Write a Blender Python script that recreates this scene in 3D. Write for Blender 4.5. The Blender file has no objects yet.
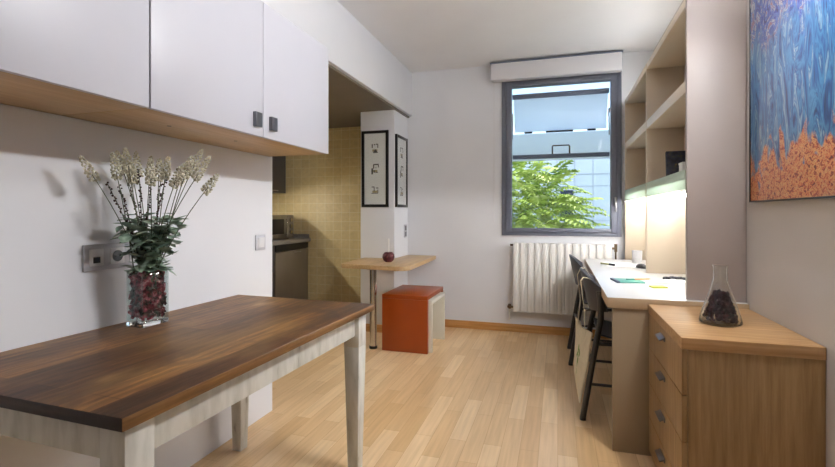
import bpy, bmesh, math, random
from mathutils import Vector, Matrix, Euler
random.seed(7)
SC = bpy.context.scene
COL = SC.collection
PI = math.pi

# ------------------------------------------------------------------ geometry helpers
def BM():
    return bmesh.new()

def box(bm, x0, x1, y0, y1, z0, z1, bev=0.0015, rot=None, piv=None):
    r = bmesh.ops.create_cube(bm, size=1.0)
    vs = r['verts']
    for v in vs:
        v.co = Vector(((x0+x1)/2 + v.co.x*(x1-x0), (y0+y1)/2 + v.co.y*(y1-y0), (z0+z1)/2 + v.co.z*(z1-z0)))
    if rot is not None:
        p = Vector(piv) if piv else Vector(((x0+x1)/2, (y0+y1)/2, (z0+z1)/2))
        m = rot.to_matrix() if hasattr(rot, 'to_matrix') else rot
        for v in vs:
            v.co = p + m @ (v.co - p)
    if bev > 0:
        es = list({e for v in vs for e in v.link_edges})
        bmesh.ops.bevel(bm, geom=es, offset=bev, segments=2, affect='EDGES', profile=0.5, clamp_overlap=True)
    return bm

def tube(bm, pts, r, seg=12, caps=True):
    pts = [Vector(p) for p in pts]
    n = len(pts)
    rs = r if isinstance(r, (list, tuple)) else [r]*n
    rings = []
    prev = None
    for i, p in enumerate(pts):
        if i == 0: t = pts[1]-pts[0]
        elif i == n-1: t = pts[-1]-pts[-2]
        else: t = (pts[i+1]-p).normalized() + (p-pts[i-1]).normalized()
        t.normalize()
        if prev is None:
            a = Vector((0, 0, 1)) if abs(t.z) < 0.9 else Vector((1, 0, 0))
            u = t.cross(a).normalized()
        else:
            u = (prev - t*prev.dot(t)).normalized()
        prev = u
        w = t.cross(u)
        rings.append([bm.verts.new(p + (u*math.cos(2*PI*k/seg) + w*math.sin(2*PI*k/seg))*rs[i]) for k in range(seg)])
    for a, b in zip(rings, rings[1:]):
        for k in range(seg):
            bm.faces.new((a[k], a[(k+1) % seg], b[(k+1) % seg], b[k]))
    if caps:
        bm.faces.new(list(reversed(rings[0]))); bm.faces.new(rings[-1])
    return bm

def lathe(bm, prof, seg=32, c=(0, 0, 0), closed=False):
    rings = []
    for r, z in prof:
        if r < 1e-5:
            rings.append([bm.verts.new((c[0], c[1], c[2]+z))])
        else:
            rings.append([bm.verts.new((c[0]+r*math.cos(2*PI*k/seg), c[1]+r*math.sin(2*PI*k/seg), c[2]+z)) for k in range(seg)])
    pr = list(zip(rings, rings[1:]))
    if closed: pr.append((rings[-1], rings[0]))
    for a, b in pr:
        for k in range(seg):
            k2 = (k+1) % seg
            if len(a) == 1 and len(b) == 1: continue
            if len(a) == 1: bm.faces.new((a[0], b[k2], b[k]))
            elif len(b) == 1: bm.faces.new((a[k], a[k2], b[0]))
            else: bm.faces.new((a[k], a[k2], b[k2], b[k]))
    return bm

def prism(bm, poly, z0, z1, bev=0.0):
    lo = [bm.verts.new((x, y, z0)) for x, y in poly]
    hi = [bm.verts.new((x, y, z1)) for x, y in poly]
    fs = [bm.faces.new(list(reversed(lo))), bm.faces.new(hi)]
    n = len(poly)
    for i in range(n):
        bm.faces.new((lo[i], lo[(i+1) % n], hi[(i+1) % n], hi[i]))
    if bev > 0:
        es = list({e for f in fs for e in f.edges})
        bmesh.ops.bevel(bm, geom=es, offset=bev, segments=2, affect='EDGES', profile=0.5)
    return bm

def taper(bm, cx, cy, z0, z1, b, t, bev=0.002):
    """square leg: half width b at the foot, t at the top"""
    vs = []
    for z, h in ((z0, b), (z1, t)):
        vs.append([bm.verts.new((cx+sx*h, cy+sy*h, z)) for sx, sy in ((-1, -1), (1, -1), (1, 1), (-1, 1))])
    a, c = vs
    fs = [bm.faces.new(list(reversed(a))), bm.faces.new(c)]
    for k in range(4):
        fs.append(bm.faces.new((a[k], a[(k+1) % 4], c[(k+1) % 4], c[k])))
    es = list({e for f in fs for e in f.edges})
    bmesh.ops.bevel(bm, geom=es, offset=bev, segments=2, affect='EDGES', profile=0.5)

def sheet(bm, fn, nu, nv, th):
    """thick curved sheet: fn(u,v)->Vector, thickness th along its normal"""
    def nrm(u, v):
        e = 1e-3
        return (fn(u+e, v)-fn(u-e, v)).cross(fn(u, v+e)-fn(u, v-e)).normalized()
    A = [[None]*(nv+1) for _ in range(nu+1)]; B = [[None]*(nv+1) for _ in range(nu+1)]
    for i in range(nu+1):
        for j in range(nv+1):
            u, v = i/nu, j/nv
            p = fn(u, v); n = nrm(u, v)
            A[i][j] = bm.verts.new(p + n*th/2); B[i][j] = bm.verts.new(p - n*th/2)
    for i in range(nu):
        for j in range(nv):
            bm.faces.new((A[i][j], A[i+1][j], A[i+1][j+1], A[i][j+1]))
            bm.faces.new((B[i][j+1], B[i+1][j+1], B[i+1][j], B[i][j]))
    for i in range(nu):
        bm.faces.new((A[i][0], B[i][0], B[i+1][0], A[i+1][0]))
        bm.faces.new((A[i][nv], A[i+1][nv], B[i+1][nv], B[i][nv]))
    for j in range(nv):
        bm.faces.new((A[0][j], A[0][j+1], B[0][j+1], B[0][j]))
        bm.faces.new((A[nu][j], B[nu][j], B[nu][j+1], A[nu][j+1]))
    return bm

def link(name, bm, mat, parent=None, loc=None, rot=None, ang=35):
    bmesh.ops.recalc_face_normals(bm, faces=bm.faces[:])
    for f in bm.faces: f.smooth = True
    lim = math.radians(ang)
    for e in bm.edges:
        e.smooth = len(e.link_faces) == 2 and e.calc_face_angle(0) < lim
    me = bpy.data.meshes.new(name)
    bm.to_mesh(me); bm.free()
    mats = mat if isinstance(mat, (list, tuple)) else [mat]
    for m in mats: me.materials.append(m)
    o = bpy.data.objects.new(name, me)
    COL.objects.link(o)
    if parent: o.parent = parent
    if loc: o.location = loc
    if rot: o.rotation_euler = rot
    return o

def tag(o, label=None, cat=None, group=None, kind=None):
    if label: o['label'] = label
    if cat: o['category'] = cat
    if group: o['group'] = group
    if kind: o['kind'] = kind
    return o

def thing(name, label, cat, loc=(0, 0, 0), rz=0, group=None, kind=None):
    o = bpy.data.objects.new(name, None)
    o.empty_display_size = 0.05
    COL.objects.link(o)
    o.location = loc; o.rotation_euler = (0, 0, rz)
    return tag(o, label, cat, group, kind)

def struct(name, bm, mat, label=None, parent=None):
    o = link(name, bm, mat, parent)
    if parent is None:
        o['kind'] = 'structure'
        if label: o['label'] = label
    return o

def copy_tree(o, parent=None):
    c = o.copy(); COL.objects.link(c)
    if parent: c.parent = parent
    for ch in list(o.children):
        copy_tree(ch, c)
    return c

# ------------------------------------------------------------------ materials
def srgb(r, g, b):
    f = lambda v: (v/255/12.92) if v/255 <= 0.04045 else ((v/255+0.055)/1.055)**2.4
    return (f(r), f(g), f(b), 1)

class NT:
    def __init__(s, name):
        s.m = bpy.data.materials.new(name); s.m.use_nodes = True
        s.t = s.m.node_tree; s.n = s.t.nodes; s.l = s.t.links
        s.b = s.n['Principled BSDF']; s.out = s.n['Material Output']
    def add(s, kind, **k):
        nd = s.n.new(kind)
        for a, v in k.items():
            if a.startswith('i_'):
                nd.inputs[int(a[2:]) if a[2:].isdigit() else a[2:].replace('_', ' ')].default_value = v
            else: setattr(nd, a, v)
        return nd
    def link(s, a, b): s.l.new(a, b)
    def coords(s, scale=(1, 1, 1), rot=(0, 0, 0)):
        tc = s.add('ShaderNodeTexCoord'); mp = s.add('ShaderNodeMapping')
        mp.inputs['Scale'].default_value = scale; mp.inputs['Rotation'].default_value = rot
        s.link(tc.outputs['Object'], mp.inputs['Vector'])
        return mp.outputs['Vector']
    def ramp(s, fac, stops):
        r = s.add('ShaderNodeValToRGB')
        e = r.color_ramp.elements
        while len(e) < len(stops): e.new(0.5)
        for el, (p, c) in zip(e, stops): el.position = p; el.color = c
        s.link(fac, r.inputs['Fac'])
        return r.outputs['Color']
    def mix(s, a, b, fac, mode='MIX'):
        m = s.add('ShaderNodeMix', data_type='RGBA', blend_type=mode)
        for v, sock in ((a, m.inputs[6]), (b, m.inputs[7]), (fac, m.inputs[0])):
            if hasattr(v, 'links') or hasattr(v, 'is_linked'): s.link(v, sock)
            else: sock.default_value = v
        return m.outputs[2]
    def base(s, c):
        if hasattr(c, 'is_linked'): s.link(c, s.b.inputs['Base Color'])
        else: s.b.inputs['Base Color'].default_value = c
    def bump(s, h, strength=0.1, dist=0.01):
        bp = s.add('ShaderNodeBump'); bp.inputs['Strength'].default_value = strength; bp.inputs['Distance'].default_value = dist
        s.link(h, bp.inputs['Height']); s.link(bp.outputs['Normal'], s.b.inputs['Normal'])

def plain(name, c, rough=0.5, metal=0.0, var=0.06, scale=6.0, bump=0.0, spec=0.5, coat=0.0):
    t = NT(name)
    n = t.add('ShaderNodeTexNoise'); n.inputs['Scale'].default_value = scale; n.inputs['Detail'].default_value = 4
    t.link(t.coords(), n.inputs['Vector'])
    d = tuple(max(0, v*(1-var)) for v in c[:3])+(1,); l = tuple(min(1, v*(1+var)) for v in c[:3])+(1,)
    t.base(t.ramp(n.outputs['Fac'], [(0.3, d), (0.7, l)]))
    t.b.inputs['Roughness'].default_value = rough; t.b.inputs['Metallic'].default_value = metal
    t.b.inputs['Specular IOR Level'].default_value = spec
    t.b.inputs['Coat Weight'].default_value = coat
    if bump > 0:
        n2 = t.add('ShaderNodeTexNoise'); n2.inputs['Scale'].default_value = 120
        t.link(t.coords(), n2.inputs['Vector']); t.bump(n2.outputs['Fac'], bump, 0.003)
    return t.m

def wood(name, c1, c2, c3, axis='y', rough=0.4, fine=60, coarse=5):
    """straight grain running along the given axis"""
    t = NT(name)
    st = {'x': (0.06, 1, 1), 'y': (1, 0.06, 1), 'z': (1, 1, 0.06)}[axis]
    a = t.add('ShaderNodeTexNoise'); a.inputs['Scale'].default_value = fine; a.inputs['Detail'].default_value = 5; a.inputs['Roughness'].default_value = 0.6
    t.link(t.coords(st), a.inputs['Vector'])
    b = t.add('ShaderNodeTexNoise'); b.inputs['Scale'].default_value = coarse; b.inputs['Detail'].default_value = 3; b.inputs['Distortion'].default_value = 0.6
    t.link(t.coords(tuple(v*1.2 for v in st)), b.inputs['Vector'])
    ca = t.ramp(a.outputs['Fac'], [(0.32, c1), (0.5, c2), (0.68, c3)])
    cb = t.ramp(b.outputs['Fac'], [(0.35, (0.86, 0.86, 0.86, 1)), (0.65, (1.05, 1.05, 1.05, 1))])
    t.base(t.mix(ca, cb, 1.0, 'MULTIPLY'))
    t.b.inputs['Roughness'].default_value = rough
    t.bump(a.outputs['Fac'], 0.04, 0.002)
    return t.m

def floor_mat():
    t = NT('beech_strip_floor')
    v = t.coords((1, 1, 1), (0, 0, PI/2))
    br = t.add('ShaderNodeTexBrick')
    br.offset = 0.37; br.offset_frequency = 2; br.squash = 1
    br.inputs['Scale'].default_value = 1.0
    br.inputs['Brick Width'].default_value = 0.52; br.inputs['Row Height'].default_value = 0.088
    br.inputs['Mortar Size'].default_value = 0.0012; br.inputs['Mortar Smooth'].default_value = 0.3; br.inputs['Bias'].default_value = 0.0
    br.inputs['Color1'].default_value = srgb(218, 180, 130); br.inputs['Color2'].default_value = srgb(236, 206, 164)
    br.inputs['Mortar'].default_value = srgb(196, 154, 106)
    t.link(v, br.inputs['Vector'])
    g = t.add('ShaderNodeTexNoise'); g.inputs['Scale'].default_value = 55; g.inputs['Detail'].default_value = 4
    t.link(t.coords((1, 0.05, 1)), g.inputs['Vector'])
    gr = t.ramp(g.outputs['Fac'], [(0.3, (0.88, 0.86, 0.83, 1)), (0.65, (1.03, 1.03, 1.03, 1))])
    t.base(t.mix(br.outputs['Color'], gr, 1.0, 'MULTIPLY'))
    t.b.inputs['Roughness'].default_value = 0.33
    return t.m

def tile_mat():
    t = NT('ochre_wall_tile')
    tc = t.add('ShaderNodeTexCoord'); sp = t.add('ShaderNodeSeparateXYZ'); cb = t.add('ShaderNodeCombineXYZ')
    t.link(tc.outputs['Object'], sp.inputs[0])
    ad = t.add('ShaderNodeMath', operation='ADD'); t.link(sp.outputs['X'], ad.inputs[0]); t.link(sp.outputs['Y'], ad.inputs[1])
    t.link(ad.outputs[0], cb.inputs['X']); t.link(sp.outputs['Z'], cb.inputs['Y'])
    br = t.add('ShaderNodeTexBrick'); br.offset = 0.0; br.squash = 1
    br.inputs['Scale'].default_value = 1; br.inputs['Brick Width'].default_value = 0.105; br.inputs['Row Height'].default_value = 0.105
    br.inputs['Mortar Size'].default_value = 0.0022; br.inputs['Mortar Smooth'].default_value = 0.2; br.inputs['Bias'].default_value = 0
    br.inputs['Color1'].default_value = srgb(220, 200, 148); br.inputs['Color2'].default_value = srgb(227, 208, 157); br.inputs['Mortar'].default_value = srgb(240, 230, 198)
    t.link(cb.outputs[0], br.inputs['Vector'])
    n = t.add('ShaderNodeTexNoise'); n.inputs['Scale'].default_value = 26; n.inputs['Detail'].default_value = 3
    t.link(cb.outputs[0], n.inputs['Vector'])
    nr = t.ramp(n.outputs['Fac'], [(0.3, (0.93, 0.93, 0.93, 1)), (0.7, (1.05, 1.05, 1.05, 1))])
    t.base(t.mix(br.outputs['Color'], nr, 1, 'MULTIPLY'))
    t.b.inputs['Roughness'].default_value = 0.35
    inv = t.add('ShaderNodeMath', operation='SUBTRACT'); inv.inputs[0].default_value = 1; t.link(br.outputs['Fac'], inv.inputs[1])
    t.bump(inv.outputs[0], 0.3, 0.002)
    return t.m

def tabletop_mat():
    t = NT('stained_plank_wood')
    v = t.coords((1, 1, 1), (0, 0, PI/2))
    br = t.add('ShaderNodeTexBrick'); br.offset = 0.43
    br.inputs['Scale'].default_value = 1; br.inputs['Brick Width'].default_value = 0.95; br.inputs['Row Height'].default_value = 0.094
    br.inputs['Mortar Size'].default_value = 0.0012; br.inputs['Mortar Smooth'].default_value = 0.4; br.inputs['Bias'].default_value = 0
    br.inputs['Color1'].default_value = srgb(62, 42, 30); br.inputs['Color2'].default_value = srgb(150, 108, 62); br.inputs['Mortar'].default_value = srgb(50, 32, 22)
    t.link(v, br.inputs['Vector'])
    g = t.add('ShaderNodeTexNoise'); g.inputs['Scale'].default_value = 70; g.inputs['Detail'].default_value = 6; g.inputs['Roughness'].default_value = 0.62; g.inputs['Distortion'].default_value = 1.2
    t.link(t.coords((1, 0.07, 1)), g.inputs['Vector'])
    gr = t.ramp(g.outputs['Fac'], [(0.28, (0.3, 0.28, 0.27, 1)), (0.42, (0.75, 0.73, 0.72, 1)), (0.56, (1.15, 1.1, 1.05, 1)), (0.72, (2.0, 1.9, 1.7, 1))])
    c = t.mix(br.outputs['Color'], gr, 1, 'MULTIPLY')
    # cathedral figure and dark wine-coloured knots
    w = t.add('ShaderNodeTexWave', bands_direction='X'); w.inputs['Scale'].default_value = 9; w.inputs['Distortion'].default_value = 9; w.inputs['Detail'].default_value = 3; w.inputs['Detail Scale'].default_value = 1.2
    t.link(t.coords((1, 0.22, 1)), w.inputs['Vector'])
    wr = t.ramp(w.outputs['Fac'], [(0.0, (0.62, 0.60, 0.60, 1)), (0.5, (1.0, 1.0, 1.0, 1)), (1.0, (1.18, 1.14, 1.08, 1))])
    c = t.mix(c, wr, 0.8, 'MULTIPLY')
    q = t.add('ShaderNodeTexNoise'); q.inputs['Scale'].default_value = 8.5; q.inputs['Detail'].default_value = 4; q.inputs['Distortion'].default_value = 1.0
    t.link(t.coords((1, 0.6, 1)), q.inputs['Vector'])
    qr = t.ramp(q.outputs['Fac'], [(0.55, (0, 0, 0, 1)), (0.64, (1, 1, 1, 1))])
    qm = t.add('ShaderNodeMath', operation='MULTIPLY'); qm.inputs[1].default_value = 0.65; t.link(qr, qm.inputs[0])
    c = t.mix(c, srgb(58, 38, 40), qm.outputs[0])
    # broad worn stains: darker brown to the wall, honey and olive wear along the free edge
    s = t.add('ShaderNodeTexNoise'); s.inputs['Scale'].default_value = 3.2; s.inputs['Detail'].default_value = 4
    t.link(t.coords((1.3, 0.55, 1)), s.inputs['Vector'])
    sr = t.ramp(s.outputs['Fac'], [(0.38, srgb(48, 36, 30)), (0.5, srgb(104, 72, 45)), (0.62, srgb(158, 124, 76))])
    c = t.mix(c, sr, 0.42)
    k = t.add('ShaderNodeTexNoise'); k.inputs['Scale'].default_value = 7; k.inputs['Detail'].default_value = 2
    t.link(t.coords((1, 0.5, 1)), k.inputs['Vector'])
    kr = t.ramp(k.outputs['Fac'], [(0.66, (0, 0, 0, 1)), (0.76, (1, 1, 1, 1))])
    km = t.add('ShaderNodeMath', operation='MULTIPLY'); km.inputs[1].default_value = 0.45; t.link(kr, km.inputs[0])
    c = t.mix(c, srgb(196, 158, 108), km.outputs[0])
    t.base(c)
    t.b.inputs['Roughness'].default_value = 0.46
    t.b.inputs['Specular IOR Level'].default_value = 0.35
    t.bump(g.outputs['Fac'], 0.25, 0.004)
    return t.m

def chalk_mat():
    t = NT('worn_chalk_white_paint')
    n = t.add('ShaderNodeTexNoise'); n.inputs['Scale'].default_value = 30; n.inputs['Detail'].default_value = 6
    t.link(t.coords((1, 1, 0.25)), n.inputs['Vector'])
    t.base(t.ramp(n.outputs['Fac'], [(0.26, srgb(150, 146, 134)), (0.36, srgb(196, 194, 184)), (0.6, srgb(216, 214, 206))]))
    t.b.inputs['Roughness'].default_value = 0.6
    return t.m

def thin_glass(name, tint=(1, 1, 1, 1), rough=0.0, face=0.03):
    t = NT(name); t.n.remove(t.b)
    tr = t.add('ShaderNodeBsdfTransparent'); tr.inputs['Color'].default_value = tint
    gl = t.add('ShaderNodeBsdfGlossy'); gl.inputs['Roughness'].default_value = rough
    lw = t.add('ShaderNodeLayerWeight'); lw.inputs['Blend'].default_value = 0.5
    pw = t.add('ShaderNodeMath', operation='POWER'); pw.inputs[1].default_value = 5; t.link(lw.outputs['Facing'], pw.inputs[0])
    fr = t.add('ShaderNodeMath', operation='MULTIPLY_ADD'); fr.inputs[1].default_value = 0.8; fr.inputs[2].default_value = face; t.link(pw.outputs[0], fr.inputs[0])
    nz = t.add('ShaderNodeTexNoise'); nz.inputs['Scale'].default_value = 3; t.link(t.coords(), nz.inputs['Vector'])
    mr = t.add('ShaderNodeMapRange'); mr.inputs['To Min'].default_value = 0.9; mr.inputs['To Max'].default_value = 1.0
    t.link(nz.outputs['Fac'], mr.inputs['Value'])
    mu = t.add('ShaderNodeMath', operation='MULTIPLY'); t.link(fr.outputs[0], mu.inputs[0]); t.link(mr.outputs[0], mu.inputs[1])
    mx = t.add('ShaderNodeMixShader'); t.link(mu.outputs[0], mx.inputs[0]); t.link(tr.outputs[0], mx.inputs[1]); t.link(gl.outputs[0], mx.inputs[2])
    t.link(mx.outputs[0], t.out.inputs['Surface'])
    return t.m

def solid_glass(name, c=(0.96, 0.98, 0.97, 1)):
    t = NT(name); t.base(c)
    t.b.inputs['Transmission Weight'].default_value = 1; t.b.inputs['Roughness'].default_value = 0.02; t.b.inputs['IOR'].default_value = 1.45
    return t.m

def frosted(name, c, trans=0.5):
    t = NT(name); t.n.remove(t.b)
    n = t.add('ShaderNodeTexNoise'); n.inputs['Scale'].default_value = 3; t.link(t.coords(), n.inputs['Vector'])
    col = t.ramp(n.outputs['Fac'], [(0.3, tuple(v*0.96 for v in c[:3])+(1,)), (0.7, c)])
    d = t.add('ShaderNodeBsdfDiffuse'); t.link(col, d.inputs['Color'])
    r = t.add('ShaderNodeBsdfTranslucent'); t.link(col, r.inputs['Color'])
    mx = t.add('ShaderNodeMixShader'); mx.inputs[0].default_value = trans
    t.link(d.outputs[0], mx.inputs[1]); t.link(r.outputs[0], mx.inputs[2]); t.link(mx.outputs[0], t.out.inputs['Surface'])
    return t.m

def emit(name, c, s):
    t = NT(name); t.base((0.9, 0.9, 0.9, 1))
    t.b.inputs['Emission Color'].default_value = c; t.b.inputs['Emission Strength'].default_value = s
    return t.m

def petals_mat(name, stops, scale=38):
    t = NT(name)
    n = t.add('ShaderNodeTexNoise'); n.inputs['Scale'].default_value = scale; n.inputs['Detail'].default_value = 2
    t.link(t.coords(), n.inputs['Vector'])
    t.base(t.ramp(n.outputs['Fac'], stops))
    t.b.inputs['Roughness'].default_value = 0.6
    return t.m

def painting_mat():
    """plain abstract: tall blue strokes over a speckled orange ground"""
    t = NT('abstract_brushwork')
    tc = t.add('ShaderNodeTexCoord'); sp = t.add('ShaderNodeSeparateXYZ'); cb = t.add('ShaderNodeCombineXYZ')
    t.link(tc.outputs['Object'], sp.inputs[0]); t.link(sp.outputs['Y'], cb.inputs['X']); t.link(sp.outputs['Z'], cb.inputs['Y'])
    def noise(sc, scale, det=4, dist=0.0):
        mp = t.add('ShaderNodeMapping'); mp.inputs['Scale'].default_value = sc; t.link(cb.outputs[0], mp.inputs['Vector'])
        n = t.add('ShaderNodeTexNoise'); n.inputs['Scale'].default_value = scale; n.inputs['Detail'].default_value = det; n.inputs['Distortion'].default_value = dist
        t.link(mp.outputs[0], n.inputs['Vector']); return n.outputs['Fac']
    strokes = t.ramp(noise((1, 0.20, 1), 15, 5, 2.6), [(0.30, srgb(34, 48, 104)), (0.40, srgb(46, 104, 172)), (0.47, srgb(80, 152, 202)), (0.53, srgb(40, 90, 160)), (0.58, srgb(158, 194, 212)), (0.63, srgb(66, 130, 188)), (0.72, srgb(216, 220, 210))])
    ground = t.ramp(noise((1, 1.3, 1), 58, 4, 1.0), [(0.34, srgb(120, 44, 40)), (0.42, srgb(206, 92, 62)), (0.5, srgb(236, 150, 92)), (0.57, srgb(240, 192, 128)), (0.63, srgb(204, 88, 60)), (0.72, srgb(244, 214, 160))])
    upper = t.ramp(noise((1, 0.8, 1), 19, 5, 1.8), [(0.32, srgb(34, 38, 96)), (0.42, srgb(64, 78, 182)), (0.47, srgb(108, 144, 210)), (0.52, srgb(52, 72, 160)), (0.56, srgb(220, 214, 200)), (0.60, srgb(90, 130, 196)), (0.64, srgb(204, 118, 86)), (0.70, srgb(70, 100, 176))])
    def mask(lo, hi, amp):
        a = t.add('ShaderNodeMath', operation='MULTIPLY_ADD'); a.inputs[1].default_value = amp
        t.link(noise((1, 0.5, 1), 12, 3, 1.0), a.inputs[0]); t.link(sp.outputs['Z'], a.inputs[2])
        r = t.add('ShaderNodeMapRange'); r.inputs['From Min'].default_value = lo; r.inputs['From Max'].default_value = hi
        t.link(a.outputs[0], r.inputs['Value']); return r.outputs[0]
    c = t.mix(ground, strokes, mask(0.46, 0.50, 0.60))
    c = t.mix(c, upper, mask(0.80, 0.88, 0.40))
    t.base(c)
    t.b.inputs['Roughness'].default_value = 0.35
    t.b.inputs['Coat Weight'].default_value = 0.5; t.b.inputs['Coat Roughness'].default_value = 0.08
    return t.m

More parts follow.
